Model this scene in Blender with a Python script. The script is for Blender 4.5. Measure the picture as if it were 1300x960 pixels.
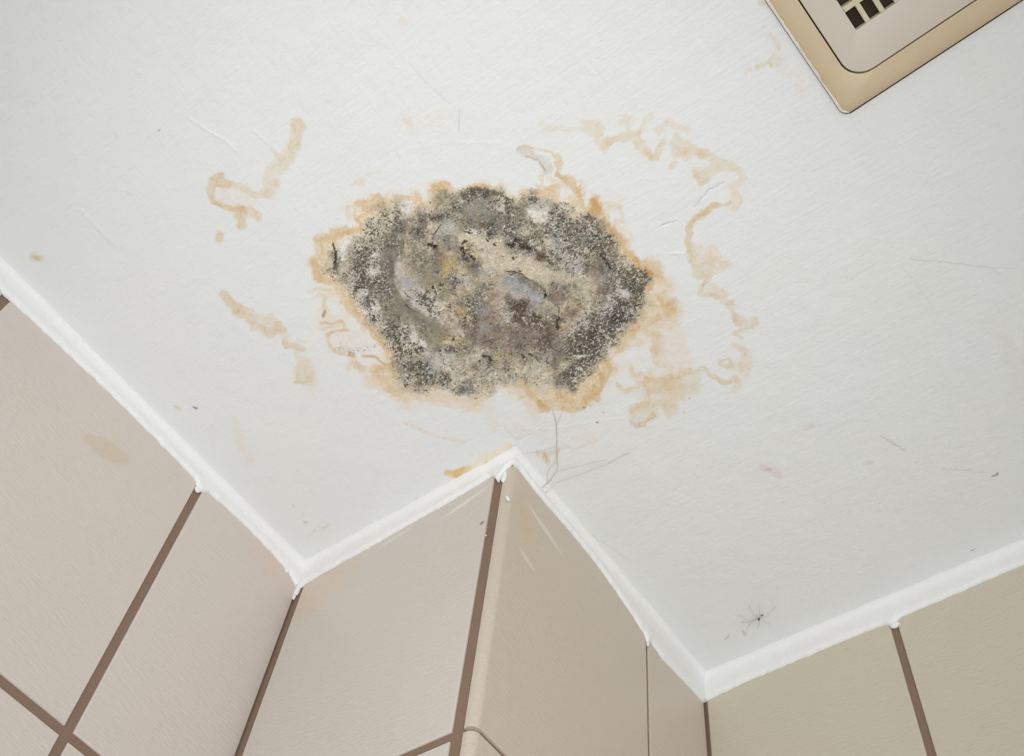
import bpy, bmesh, math, random
import numpy as np
from mathutils import Vector, Matrix
for o in list(bpy.data.objects): bpy.data.objects.remove(o, do_unlink=True)
scn = bpy.context.scene
COL = scn.collection
# ----------------------------------------------------------------- camera
CAMZ = 1.40; CEIL = 2.40
ROT = np.array([[-0.80661102, -0.47000917, -0.35842718], [-0.58438297, 0.72516096, 0.36419517], [0.08874233, 0.50322257, -0.85958818]])
F = 1392.4; CX, CY = 650., 435.
cam_d = bpy.data.cameras.new('camera'); cam = bpy.data.objects.new('camera', cam_d); COL.objects.link(cam)
cam_d.sensor_fit = 'HORIZONTAL'; cam_d.sensor_width = 36; cam_d.lens = F/1300*36
cam_d.shift_y = -45/1300; cam_d.clip_start = .01; cam_d.clip_end = 50
M = Matrix([list(r)+[0] for r in ROT.tolist()]+[[0, 0, 0, 1]]); M.translation = Vector((0, 0, CAMZ)); cam.matrix_world = M
scn.camera = cam
# ----------------------------------------------------------------- light
scn.view_settings.view_transform = 'Standard'; scn.view_settings.look = 'None'
scn.view_settings.exposure = 0.0; scn.view_settings.gamma = 1; scn.view_settings.use_curve_mapping = False
w = bpy.data.worlds.new('world'); scn.world = w; w.use_nodes = True
w.node_tree.nodes['Background'].inputs[0].default_value = (.905, .950, 1, 1)
w.node_tree.nodes['Background'].inputs[1].default_value = 1.095
sp = bpy.data.lights.new('camera_flash', 'SPOT'); sp.energy = 20.5; sp.spot_size = 1.16; sp.spot_blend = 1.0; sp.shadow_soft_size = .035; sp.color = (.95, .985, 1)
so = bpy.data.objects.new('camera_flash', sp); COL.objects.link(so); so.location = (.0, .26, CAMZ)
so.rotation_euler = (Vector((.53, -.48, CEIL))-so.location).to_track_quat('-Z', 'Y').to_euler()

# ----------------------------------------------------------------- helpers
def tag(o, label=None, cat=None, group=None, kind=None):
    for k, v in (('label', label), ('category', cat), ('group', group), ('kind', kind)):
        if v: o[k] = v
    return o
def link(name, me, mats=(), parent=None):
    o = bpy.data.objects.new(name, me); COL.objects.link(o)
    for m in (mats if isinstance(mats, (list, tuple)) else [mats]): me.materials.append(m)
    if parent: o.parent = parent
    return o
def lin(c):
    c = np.asarray(c, float)/255.; return np.where(c <= .04045, c/12.92, ((c+.055)/1.055)**2.4)
WHITE_ALB = .80
def alb(c): return lin(c)/lin(221)*WHITE_ALB      # colour as seen beside the white ceiling -> albedo
def ray(u, v): return ROT @ np.array([u-CX, -(v-CY), -F])
def at_ceiling(u, v, z=1.0):                       # image pixel -> point on the plane z above the eye height
    d = ray(u, v); d = d*(z/d[2]); return Vector((d[0], d[1], CAMZ+z))
def sheet(X, Y):                                   # ceiling metres -> image pixels (vectorised)
    c = np.stack([X, Y, np.ones_like(X)], 0); q = ROT.T @ c.reshape(3, -1)
    return CX+F*q[0]/-q[2], CY-F*q[1]/-q[2]
def mat(name, color, rough=.6, spec=.3, bump=0, bscale=60, bdist=.002, mott=0, mscale=8):
    m = bpy.data.materials.new(name); m.use_nodes = True; nt = m.node_tree; b = nt.nodes['Principled BSDF']
    b.inputs['Roughness'].default_value = rough; b.inputs['Specular IOR Level'].default_value = spec
    a = alb(color); tc = nt.nodes.new('ShaderNodeTexCoord')
    n = nt.nodes.new('ShaderNodeTexNoise'); n.inputs['Scale'].default_value = mscale; n.inputs['Detail'].default_value = 5
    nt.links.new(tc.outputs['Object'], n.inputs['Vector'])
    r = nt.nodes.new('ShaderNodeMix'); r.data_type = 'RGBA'
    r.inputs[6].default_value = (*(a*(1-mott)), 1); r.inputs[7].default_value = (*np.minimum(a*(1+mott), .95), 1)
    nt.links.new(n.outputs['Fac'], r.inputs[0]); nt.links.new(r.outputs[2], b.inputs['Base Color'])
    if bump:
        n2 = nt.nodes.new('ShaderNodeTexNoise'); n2.inputs['Scale'].default_value = bscale; n2.inputs['Detail'].default_value = 4
        nt.links.new(tc.outputs['Object'], n2.inputs['Vector'])
        bp = nt.nodes.new('ShaderNodeBump'); bp.inputs['Strength'].default_value = bump; bp.inputs['Distance'].default_value = bdist
        nt.links.new(n2.outputs['Fac'], bp.inputs['Height']); nt.links.new(bp.outputs[0], b.inputs['Normal'])
    return m
# ----------------------------------------------------------------- pigment of the ceiling (numpy)
# The marks below are traced from the image: (u, v) pixels are mapped onto the ceiling plane in metres.
def _h(ix, iy, s):
    n = (ix.astype(np.int64)*374761393 + iy.astype(np.int64)*668265263 + s*1442695041) & 0xffffffff
    n = ((n ^ (n >> 13))*1274126177) & 0xffffffff
    n = ((n ^ (n >> 16))*2246822519) & 0xffffffff
    return ((n ^ (n >> 15)) & 0xffffff)/float(0xffffff)
def vn(x, y, s=0):
    ix = np.floor(x); iy = np.floor(y); fx = x-ix; fy = y-iy
    fx = fx*fx*(3-2*fx); fy = fy*fy*(3-2*fy)
    a = _h(ix, iy, s); b = _h(ix+1, iy, s); c = _h(ix, iy+1, s); d = _h(ix+1, iy+1, s)
    return (a+(b-a)*fx)*(1-fy)+(c+(d-c)*fx)*fy
def fbm(x, y, s=0, o=3):
    t = 0; a = 1.; n = 0
    for k in range(o):
        t = t+a*(vn(x*2**k+17.3*k, y*2**k-9.1*k, s+k)-.5); n += a; a *= .55
    return t/n*2
PAL = dict(W=(221,221,219), P=(222,214,203), T=(217,200,174), U=(210,180,143), V=(196,146,92), B=(188,174,151),
    C=(200,190,170), G=(143,136,123), H=(116,110,99), L=(182,174,164), O=(176,158,122), A=(154,145,123),
    S=(160,159,154), R=(112,95,82), M=(142,127,114), K=(74,69,63), F=(206,200,188))
# one letter = tone of the plaster, one digit = how much of it black specks cover; cells of 10 image pixels from (390, 230)
GRID = '''
WWWWWWPWWWWW 000000000000|WWWPUUWWWTTW 000000000000|TWWWWWWWWPUW 000000000000|WWWWWWWWWWWW 000000000000
WWWWWWWPWWPP 000000000000|WTWTBABGGHHA 010012356653|HTWTGUTTWPUW 520151000000|WWWWWWWWWWWW 000000000000
WWWWWPTTTBTB 000000001212|FTTCABAAGGGG 121322357444|CHTBGCCTPTTW 482464315110|VPPPWWWWWWWW 100000000000
WWWWPPPTBBBC 000000013535|FTBCBBMGGGGG 123444543345|CGAAFLFACCTT 354313144323|UPPPWWWWWWWW 200000000000
WWWWWPTTTBBB 000000014546|BBGGHGAAGGGH 334565333346|GGGAFCFGGBTG 555433365425|GTWPWWWWWWWW 500000000000
WWWWWWPTCCBG 000000045556|GBGBCLLAGARH 324431234456|HGGGACGFGGGB 465444656666|GAUPPWWWWWWW 620000000000
WWWTUUTTCCAG 000000056534|GGHBBLLBFFFH 346322215556|GHGCGAGSMMGL 465354655555|GGAUPWWWWWWW 664200000000
WUTTPPCCCAGG 000001345556|BGABLGBTCCFC 344332312234|CGKHAACSLGGG 267654245655|GGGAUWWWWWWW 666510000000
WTTCPBCCBBGG 000403677555|BABAAGGOOBCL 223433347323|BGGHHCALLGAG 153774555655|GGGTUPWWWWWW 655300000000
WTTBFBGGFGGA 000525553433|AAAAMOBGHBCC 133333255111|BBCCLRAGLLLA 111235754545|AHABTUWWWWWW 674431000000
UTCABBGGBGHL 013654665552|BAAGGOOBAHCC 223442113411|BCLCCBAACLLG 111112554435|MHGBTTUTTWWW 257542100000
WTBBBBGGFGHL 024655764671|BAAAGOOBBGLL 113242223211|BBGBCCCBLLFG 112111124444|MGGGAAAVUWWW 336665741000
WUTTBFHGGGSL 000335767552|LLAAAOGLLBBB 101113632122|BSSHBCCGBCCB 111321132221|BSGGGAAATTPW 245567650000
WWPTTBHFGGGA 000024764565|LLLAOAMBBAAB 112363532143|BLSSGABGGAAC 111224324331|BAGFHHAUPPPW 234567740000
WPPPPTBFGGGA 000003535464|FLLCCABBAGBM 356641124533|BMLLSSGMMBCB 112111322441|BMGLFGHCPUPW 335525740000
WWPWWUCGFAAG 000000365434|GFLLCCBGGGMB 377633356533|BMRRMSBGBBOC 256532113243|AAFHHMGBTTVP 435766630000
WPTWWUTFFAAG 000000155434|GAFCFCBOAGSM 345764334512|BLRRGBGBBMBC 336543322334|LFHHGFBTTTUT 556765400000
WPTPPWPTCFAA 001000037554|AAGCFCBBOHMM 344763246523|BLRMRRBHMBLL 336566454245|GLHKHGBTUUPP 666866510100
WPPPPWWTCCGG 000000002667|CBGGBBBMMMSM 455323234322|MMMRMRRMUCLF 334445442355|GHHGBUTPTTPW 878741001000
WWPPPPWWTBGC 000000001376|LFAAABBFMMMM 624222344333|AMMMMMRMBAGG 333334433577|HHGBBUPTUPPP 988520100000
WWPPPPWWWTBG 000000000147|CBFAABBOAMMM 565111333333|AMMMMMRMGAHG 333334424688|HGBBTTTPUPPP 886530000000
WWPPPPWWWPTB 000000000037|BBGLGGGGABBA 776245554333|AMMMAMMMGAHH 333333434787|HGPTWWWWUPPP 752000000000
WWWWWPWWPPTB 000000000016|CCCLFLCBCCAA 664532223245|BAAGAGFMAAGF 333543432466|GBPWWPPPPPPP 640000000000
PWWWWTPWPTTG 000000000015|GGHHFFCCCACA 666634332333|BABBCCBMCGAA 333433343676|BTUPPPWWPPPP 410000000000
PWWWWWWPTTTB 000000000024|BAGSGGCCBBLF 555655334334|CBCCCCCBHHAB 432322234875|TUTPWPPTPPPT 100000000000
TWWWWWWPPTTC 000000000124|LBAABGCCGCBB 655555335443|CCCBCCCGHBBT 332543435654|TUPWWWTTTUUT 010000000000
PWWWWWWWWPTT 000000000001|CCLCTFBGGCTC 344435454332|PTTCTCTBTGTT 010010122410|UPWWPPTTPTTT 000000000000
WWWWWWWWWWPT 000000000000|PPTPPPPPCTPP 000000000200|WPPUTTTTUTTU 000000000000|TPWWWWWWWWTT 000000000000
WWWWWWWWWWWP 000000000000|TPPPWWPPPTPW 000000000000|WWWWTUTTTUPW 000000000000|WWWWWWWWWTTW 000000000000
WWWWWWWWWWWW 000000000000|WWWWWWWWPPWW 000000000000|WWWWWPWWWWWW 000000000000|WWWWWWWWWTPW 000000000000
'''
_rows = [[q.split() for q in r.split('|')] for r in GRID.strip().split('\n')]
_base = np.array([[PAL[c] for q in r for c in q[0]] for r in _rows], float)
_spk = np.array([[int(c) for q in r for c in q[1]] for r in _rows], float)/9.
assert _base.shape[1] == 48 and _spk.shape == _base.shape[:2]
def look(arr, x, y, sharp=1.0):
    gy = (y-235.)/10.; gx = (x-395.)/10.
    h, w = arr.shape[:2]
    gx = np.clip(gx, 0, w-1.001); gy = np.clip(gy, 0, h-1.001)
    ix = gx.astype(int); iy = gy.astype(int); fx = gx-ix; fy = gy-iy
    sm = lambda t: np.clip((t-.5)*sharp+.5, 0, 1)
    fx = sm(fx); fy = sm(fy)
    if arr.ndim == 3: fx = fx[:, None]; fy = fy[:, None]
    return (arr[iy, ix]*(1-fx)+arr[iy, ix+1]*fx)*(1-fy)+(arr[iy+1, ix]*(1-fx)+arr[iy+1, ix+1]*fx)*fy
def seg_dist(x, y, pts, closed=False):
    d = np.full(x.shape, 1e9)
    P = list(pts)+([pts[0]] if closed else [])
    for (ax, ay), (bx, by) in zip(P[:-1], P[1:]):
        dx, dy = bx-ax, by-ay; L = dx*dx+dy*dy+1e-9
        t = np.clip(((x-ax)*dx+(y-ay)*dy)/L, 0, 1)
        d = np.minimum(d, np.hypot(x-ax-t*dx, y-ay-t*dy))
    return d
def inside(x, y, pts):
    r = np.zeros(x.shape, bool); n = len(pts)
    for i in range(n):
        ax, ay = pts[i]; bx, by = pts[(i+1) % n]
        if ay == by: continue
        c = ((ay > y) != (by > y)) & (x < (bx-ax)*(y-ay)/(by-ay)+ax)
        r ^= c
    return r
TAN = (207,181,142); LTAN = (214,198,172); ORG = (196,152,100); PCH = (222,208,192)
MOULD = [(412,342),(418,338),(421,312),(434,312),(447,302),(462,297),(468,288),(474,274),(488,262),(500,256),(520,258),(540,268),(553,262),
    (556,244),(572,240),(585,243),(600,239),(624,242),(646,250),(660,248),(672,244),(690,250),(706,262),(716,256),(728,262),(744,268),(757,272),(766,285),(782,305),
    (797,328),(812,342),(824,352),(817,368),(816,384),(806,402),(796,418),(778,440),(765,457),(752,474),(740,486),(722,496),(704,492),(690,484),
    (660,484),(645,492),(628,500),(600,505),(580,500),(560,493),(540,498),(520,491),(508,478),(500,458),(488,436),(470,414),(454,394),(440,370),(424,354)]
# the wetted rim around the mould (closed outline, bare lower left side has a narrow rim only)
HALO = [(394,332),(400,354),(425,362),(440,382),(455,403),(470,418),(481,433),(496,459),(476,470),(466,485),(487,482),(492,495),(515,511),(539,503),(577,510),(600,518),
    (628,498),(648,488),(666,491),(680,508),(692,521),(712,519),(730,521),(748,511),(764,500),(769,480),(774,462),(790,447),(800,430),(822,420),(840,395),
    (855,410),(858,396),(838,376),(850,362),(836,332),(820,332),(812,338),(808,328),(792,312),(786,298),(774,286),(760,258),(752,252),(744,260),(732,240),(716,224),
    (704,236),(680,238),(666,244),(644,249),(620,242),(601,235),(592,239),(579,242),(567,233),(560,235),(547,241),(545,256),(536,254),(526,246),(500,248),(485,252),(479,247),
    (462,254),(449,257),(451,276),(460,290),(436,293),(423,293),(400,302),(404,320)]
# strokes: (region, points, half width, colour, strength, bleached middle 0..1)
ST = [
 ('a',[(377,157),(381,166),(377,178),(370,190)],7,LTAN,.9,0),('a',[(370,190),(360,202),(352,214),(344,228),(341,242)],11,LTAN,.7,.1),('a',[(342,190),(352,197),(362,199)],3,TAN,.5,0),
 ('a',[(350,232),(338,247),(325,249),(312,241),(300,237),(289,234)],5,TAN,.55,0),('a',[(289,234),(278,226),(270,231),(268,240),(271,248),(282,258),(294,264),(306,266)],5.5,TAN,.95,0),
 ('a',[(306,266),(320,270),(330,279)],5,TAN,.6,0),('a',[(304,268),(308,280),(307,289)],6.5,TAN,.85,0),('a',[(312,268),(320,274)],7,LTAN,.6,0),('a',[(282,244),(298,250),(318,256)],8,PCH,.55,0),
 ('b',[(279,297),(279,304)],5,TAN,.7,0),
 ('c',[(288,373),(292,384),(302,393)],5,TAN,.75,0),('c',[(300,387),(312,395),(322,396)],4,LTAN,.7,0),('c',[(305,395),(318,402),(328,416),(342,419),(354,418)],7,LTAN,.85,.2),
 ('c',[(322,411),(334,416),(348,420),(360,422)],3.5,TAN,.5,0),('c',[(330,402),(344,407),(356,416),(362,428)],5,LTAN,.6,0),('c',[(360,436),(370,440),(384,445)],4.5,TAN,.6,0),('c',[(372,446),(377,458)],4,LTAN,.5,0),
 ('c',[(384,470),(386,480)],13,LTAN,.8,.1),('c',[(376,486),(388,487),(395,481)],3,TAN,.7,0),('c',[(378,432),(385,435)],3,LTAN,.4,0),
 ('h',[(393,369),(404,367),(416,369)],2.5,LTAN,.6,0),('h',[(397,378),(404,375),(413,378),(411,390),(413,400)],2.5,LTAN,.7,0),('h',[(408,411),(420,412),(432,408),(437,416)],2.2,TAN,.8,0),
 ('h',[(410,418),(424,416),(432,411)],2,TAN,.5,0),('h',[(417,424),(428,420),(441,421)],2,TAN,.9,0),('h',[(419,425),(416,434),(419,442),(430,448),(444,450)],2.2,TAN,.7,0),('h',[(443,448),(446,452)],3,(150,110,70),.7,0),
 ('h',[(445,455),(450,464),(462,470)],6,TAN,.65,0),('h',[(460,452),(470,453),(479,455),(489,463)],1.8,ORG,.65,0),('h',[(474,471),(484,469),(496,467)],4,TAN,.8,0),('h',[(474,476),(478,488)],10,PCH,.8,0),
 ('h',[(412,366),(430,372),(446,392)],12,PCH,.35,0),('h',[(424,408),(446,420),(462,440)],13,PCH,.3,0),('h',[(410,402),(412,396)],2,(120,95,75),.7,0),
 ('h',[(427,367),(440,384),(455,403),(468,416),(481,434),(490,448),(497,462),(505,478)],4,TAN,.75,0),
 ('h',[(484,482),(500,490),(515,504)],8,LTAN,.6,0),('h',[(518,506),(540,502),(575,508),(610,512)],7,PCH,.9,0),('h',[(590,516),(608,518)],6,LTAN,.5,0),
 ('d',[(686,157),(698,166)],7,LTAN,.35,0),('d',[(704,165),(724,165),(745,163)],4,LTAN,.4,0),('d',[(745,155),(757,157),(766,168)],5,LTAN,.6,0),('d',[(746,165),(757,172),(768,185)],7,LTAN,.6,0),
 ('d',[(767,190),(778,180),(797,174),(812,165)],4.5,TAN,.55,0),('d',[(768,190),(774,184)],6,LTAN,.6,0),('d',[(812,165),(818,152),(823,144)],5,LTAN,.5,.3),('d',[(786,156),(793,148),(800,149)],6,LTAN,.45,.3),('d',[(797,150),(796,168)],2.5,LTAN,.6,0),
 ('d',[(810,177),(818,187),(828,198)],7,LTAN,.85,0),('d',[(822,196),(832,199),(840,188),(842,180)],5,TAN,.45,0),('d',[(834,167),(842,163)],6,LTAN,.5,.3),('d',[(848,158),(862,163),(870,168)],6,PCH,.8,0),
 ('d',[(857,177),(862,190),(876,190),(893,194)],7,LTAN,.75,0),('d',[(860,196),(872,198),(888,196)],6,LTAN,.6,0),('d',[(858,206),(853,212)],3.5,LTAN,.7,0),('d',[(893,198),(906,202),(912,208)],7,LTAN,.6,0),
 ('d',[(883,222),(893,228),(904,218),(914,211),(928,213)],7,LTAN,.7,0),('d',[(881,222),(890,233),(897,230)],2.5,TAN,.45,0),('d',[(928,211),(940,222),(944,227),(934,237)],5,LTAN,.6,.3),('d',[(933,238),(934,250),(932,260)],9,PCH,.95,0),
 ('d',[(922,258),(907,262),(900,268),(888,275),(880,284),(876,294),(875,306),(876,318)],3.6,TAN,.8,0),('d',[(905,266),(895,274),(886,280)],4,LTAN,.7,0),
 ('d',[(878,318),(890,330),(902,336)],9,LTAN,.8,0),('d',[(900,322),(914,328),(922,338)],7,PCH,.9,0),('d',[(878,330),(886,346),(900,352)],5,LTAN,.8,0),('d',[(884,341),(902,347),(920,340)],4,LTAN,.6,0),('d',[(903,347),(900,356),(893,362)],3.5,TAN,.6,0),
 ('d',[(892,365),(889,374),(902,376),(918,378),(924,372),(918,366)],3,TAN,.55,0),('d',[(902,370),(914,370)],7,LTAN,.5,0),('d',[(920,383),(932,384)],5,LTAN,.6,0),('d',[(929,384),(924,390)],3,TAN,.5,0),('d',[(931,394),(932,401)],4.5,TAN,.5,0),
 ('d',[(936,405),(946,410),(955,408)],8,LTAN,.8,0),('d',[(940,418),(932,422),(942,428)],3,LTAN,.7,0),('d',[(932,442),(944,448)],5,LTAN,.65,0),('d',[(946,452),(952,458),(946,468)],7,PCH,.95,0),
 ('d',[(914,457),(924,456),(930,464),(921,466),(913,460)],2.5,LTAN,.9,0),('d',[(926,466),(940,468)],5,LTAN,.45,0),('d',[(936,484),(936,492)],6,PCH,.95,0),
 ('e',[(898,469),(906,478),(914,484),(926,485)],3,TAN,.65,0),('e',[(926,484),(940,484)],4,LTAN,.4,0),('e',[(866,472),(882,472),(896,468)],4,LTAN,.8,0),('e',[(850,482),(862,478),(874,470),(884,473)],3,TAN,.5,0),
 ('e',[(820,482),(834,483),(850,480)],3,TAN,.55,0),('e',[(816,490),(822,482)],3.5,TAN,.6,0),('e',[(822,492),(836,484)],3,LTAN,.7,0),('e',[(846,486),(848,500),(860,498),(880,486)],13,LTAN,.65,.15),('e',[(842,489),(848,492)],5,TAN,.55,0),
 ('e',[(846,512),(852,522)],7,LTAN,.55,0),('e',[(834,494),(824,500),(822,512),(810,520)],5,LTAN,.8,0),('e',[(818,506),(826,516),(838,512)],8,LTAN,.45,.3),('e',[(824,522),(834,514)],9,LTAN,.5,0),
 ('e',[(800,520),(808,516)],4,TAN,.55,0),('e',[(806,528),(816,530),(826,526)],9,LTAN,.6,.4),('e',[(799,536),(806,541),(818,539),(827,528)],3,TAN,.8,0),('e',[(868,492),(882,490)],6,LTAN,.5,0),
 ('h',[(836,378),(842,392),(850,402)],3,TAN,.7,0),('h',[(851,404),(853,414)],8,LTAN,.4,0),('h',[(832,419),(834,432),(829,446)],5,LTAN,.8,0),('h',[(829,448),(838,462),(850,470)],4,LTAN,.7,0),('h',[(846,372),(845,360)],8,PCH,.8,0),
 ('h',[(800,464),(804,474),(818,481)],3,LTAN,.7,0),('h',[(770,458),(775,470),(768,486),(757,500),(744,510)],3,TAN,.85,0),('h',[(784,487),(794,496),(806,494)],3,LTAN,.8,0),('h',[(808,380),(824,376),(830,396),(816,410)],8,LTAN,.6,0),
 ('h',[(800,424),(790,436)],6,LTAN,.8,0),('h',[(818,424),(826,424)],4,LTAN,.8,0),('h',[(845,408),(862,436),(872,462),(850,464),(842,436)],9,(224,213,205),.75,0),
 ('h',[(668,494),(678,508),(690,520)],4.5,TAN,.9,0),('h',[(684,514),(696,521)],4,ORG,.7,0),('h',[(688,504),(706,514),(728,518)],6,LTAN,.8,.3),('h',[(714,518),(732,521),(744,513),(758,503)],4,TAN,.85,0),('h',[(727,522),(729,526)],5,LTAN,.6,0),
 ('h',[(650,489),(662,490)],3,LTAN,.7,0),('h',[(674,516),(680,522)],8,PCH,.7,0),
 ('h',[(657,191),(668,187),(688,189),(700,193)],2,TAN,.7,0),('h',[(662,192),(676,194),(690,205),(697,214)],5.5,(200,195,184),.8,0),('h',[(668,198),(682,203),(692,216)],1.2,(150,142,128),.7,0),('h',[(700,193),(710,200),(713,206)],3,LTAN,.9,0),
 ('h',[(706,206),(711,212)],4,TAN,.7,0),('h',[(708,219),(713,223),(718,226)],3.5,ORG,.95,0),('h',[(718,226),(728,234),(735,244)],5,TAN,.85,0),('h',[(690,222),(688,232)],3.5,LTAN,.7,0),('h',[(700,226),(716,236)],4,PCH,.9,0),
 ('h',[(680,238),(690,243),(700,243)],4,TAN,.6,0),('h',[(749,256),(755,259),(757,268)],4.5,ORG,.75,0),('h',[(758,278),(764,288),(774,298)],3.5,ORG,.45,0),('h',[(776,292),(786,304),(790,318)],5,TAN,.75,0),('h',[(786,310),(794,322),(806,332),(810,340)],5,TAN,.6,0),
 ('h',[(808,328),(813,338),(824,344),(834,350)],3,ORG,.55,0),('h',[(822,334),(832,332),(834,340)],6,LTAN,.7,.2),('h',[(762,258),(772,256),(786,260),(789,272),(792,282),(782,284)],2.5,LTAN,.7,0),('h',[(773,262),(784,264)],4,LTAN,.6,0),
 ('h',[(836,342),(838,356)],5,LTAN,.5,0),('h',[(545,241),(545,255)],2,LTAN,.7,0),('h',[(548,242),(556,238),(562,233),(568,234)],2.6,TAN,.8,0),('h',[(568,235),(579,242)],2.5,LTAN,.8,0),('h',[(592,239),(601,235),(614,237),(626,241),(640,247)],3,TAN,.8,0),
 ('h',[(402,304),(414,303),(422,304)],4.5,TAN,.75,0),('h',[(404,310),(404,322),(398,330)],4,LTAN,.8,0),('h',[(395,330),(400,343),(408,354),(420,358)],4,TAN,.75,0),('h',[(424,296),(430,295),(445,293),(458,294)],4,TAN,.65,0),
 ('h',[(452,257),(462,260)],4,TAN,.6,0),('h',[(453,278),(458,286),(460,292)],2.5,TAN,.75,0),('h',[(440,262),(442,270),(443,278)],3,LTAN,.6,0),('h',[(470,249),(480,249)],3,TAN,.6,0),('h',[(488,254),(492,247)],2.5,LTAN,.7,0),
 ('h',[(447,236),(456,228),(468,222),(486,216)],1.5,LTAN,.35,0),('h',[(452,233),(464,230)],4,PCH,.6,0),
 ('f',[(964,3),(974,5)],4,LTAN,.7,0),('f',[(970,35),(972,36)],2.5,LTAN,.5,0),('f',[(979,46),(985,52),(989,60)],3,LTAN,.7,0),('f',[(961,87),(970,82),(977,76),(980,84)],3,LTAN,.9,0),('f',[(983,72),(990,75),(986,82)],4,LTAN,.6,0),('f',[(948,94),(952,90)],4,PCH,.7,0),('f',[(986,68),(1000,90),(1020,118)],7,PCH,.35,0),
 ('g',[(46,328),(50,328)],6,TAN,.6,0),('g2',[(47,328),(49,329)],3,(170,130,85),.35,0),
 ('i',[(566,602),(578,602),(588,598),(596,595)],4,(212,164,84),.9,0),('i',[(614,592),(618,588)],2.4,(190,120,50),.8,0),('i',[(598,596),(612,585),(630,574),(645,568)],5,(232,214,180),.8,0),
 ('j',[(684,576),(690,577),(694,587)],3.6,LTAN,.95,0),('j',[(692,577),(704,574),(709,572)],3,TAN,.6,0),('j',[(708,574),(705,584)],2.2,LTAN,.8,0),
 ('k',[(640,540),(648,552),(656,558),(668,551),(680,550)],1.6,LTAN,.45,0),('k',[(655,545),(662,545)],6,PCH,.5,0),('k',[(678,530),(690,534),(688,552)],7,(220,213,210),.5,0),('k',[(715,565),(728,570),(740,566),(760,558)],1.2,LTAN,.5,0),('k',[(725,548),(752,556)],9,PCH,.3,0),
 ('k',[(510,536),(530,545),(560,556),(590,562)],2,PCH,.8,0),('k',[(620,520),(630,545)],6,PCH,.35,0),
 ('k',[(516,152),(520,158)],5,PCH,.5,0),('k',[(522,160),(550,152),(580,140)],12,PCH,.2,0),('k',[(505,195),(508,198)],2,LTAN,.5,0),('k',[(556,173),(570,168),(600,170)],2,PCH,.4,0),('k',[(510,22),(516,26)],4,PCH,.6,0),
 ('k',[(495,106),(499,108)],2,PCH,.7,0),('k',[(412,128),(416,131)],2.5,PCH,.6,0),('k',[(163,246),(166,247)],2,PCH,.7,0),
 ('k',[(970,590),(982,600),(992,608)],4,(206,186,174),.35,0),('k',[(974,594),(978,596)],1.5,(170,120,95),.6,0),('k',[(1020,545),(1032,540)],3,(206,190,180),.4,0),('k',[(1098,590),(1108,588)],2,TAN,.3,0),
 ('k',[(1275,430),(1296,470),(1290,510)],12,(210,196,184),.2,0),('k',[(158,492),(160,494)],1.4,TAN,.7,0),('k',[(163,498),(166,498)],1.4,TAN,.7,0),('k',[(220,515),(228,520)],1.6,TAN,.6,0),('k',[(297,535),(300,552),(320,585)],5,PCH,.5,0),
 ('k',[(386,664),(389,664)],1.3,TAN,.8,0),('k',[(404,669),(411,669),(419,666)],1,TAN,.6,0),('k',[(396,675),(400,674)],1.2,TAN,.6,0),('k',[(384,655),(386,653)],1,TAN,.5,0),('k',[(371,641),(372,643)],1.1,TAN,.6,0),('k',[(407,676),(413,672)],.9,LTAN,.6,0),('k',[(403,699),(404,700)],1.1,TAN,.5,0),('k',[(390,680),(394,680)],1.6,PCH,.8,0),('k',[(528,634),(532,638)],1.6,TAN,.5,0),('k',[(944,803),(947,806)],2.2,(180,150,130),.6,0),
]
# thin dark hairlines and single dots: points, half width, strength
LN = [([(1155,329),(1190,332),(1225,336),(1262,340),(1290,341)],.5,.22),([(1146,340),(1158,352),(1180,384),(1192,404)],.5,.12),([(1118,553),(1135,564),(1149,572)],.6,.4),([(1194,595),(1225,596),(1250,600)],.6,.14),
 ([(1261,605),(1266,601)],1.0,.6),([(918,232),(901,241),(881,263)],.6,.22),([(839,287),(850,282),(858,281)],.6,.22),([(583,140),(583,168)],.6,.2),([(640,610),(643,616)],.5,.1),([(518,78),(540,104),(572,133)],.6,.14),
 ([(246,517),(249,518)],1.4,.6),([(766,524),(767,524)],.8,.6),([(757,537),(759,537)],1.0,.6),([(875,506),(876,506)],.8,.45),([(868,523),(869,523)],.7,.4),([(740,517),(743,518)],1.0,.55),([(190,530),(215,545),(250,585)],.6,.15),
 ([(697,628),(740,672),(800,712)],.7,.1),([(1232,700),(1236,697)],.9,.4),([(202,165),(203,165)],1.2,.4),([(459,61),(460,61)],.9,.4),([(1125,50),(1126,54)],1.0,.45),([(920,812),(926,806)],.8,.25)]
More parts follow.
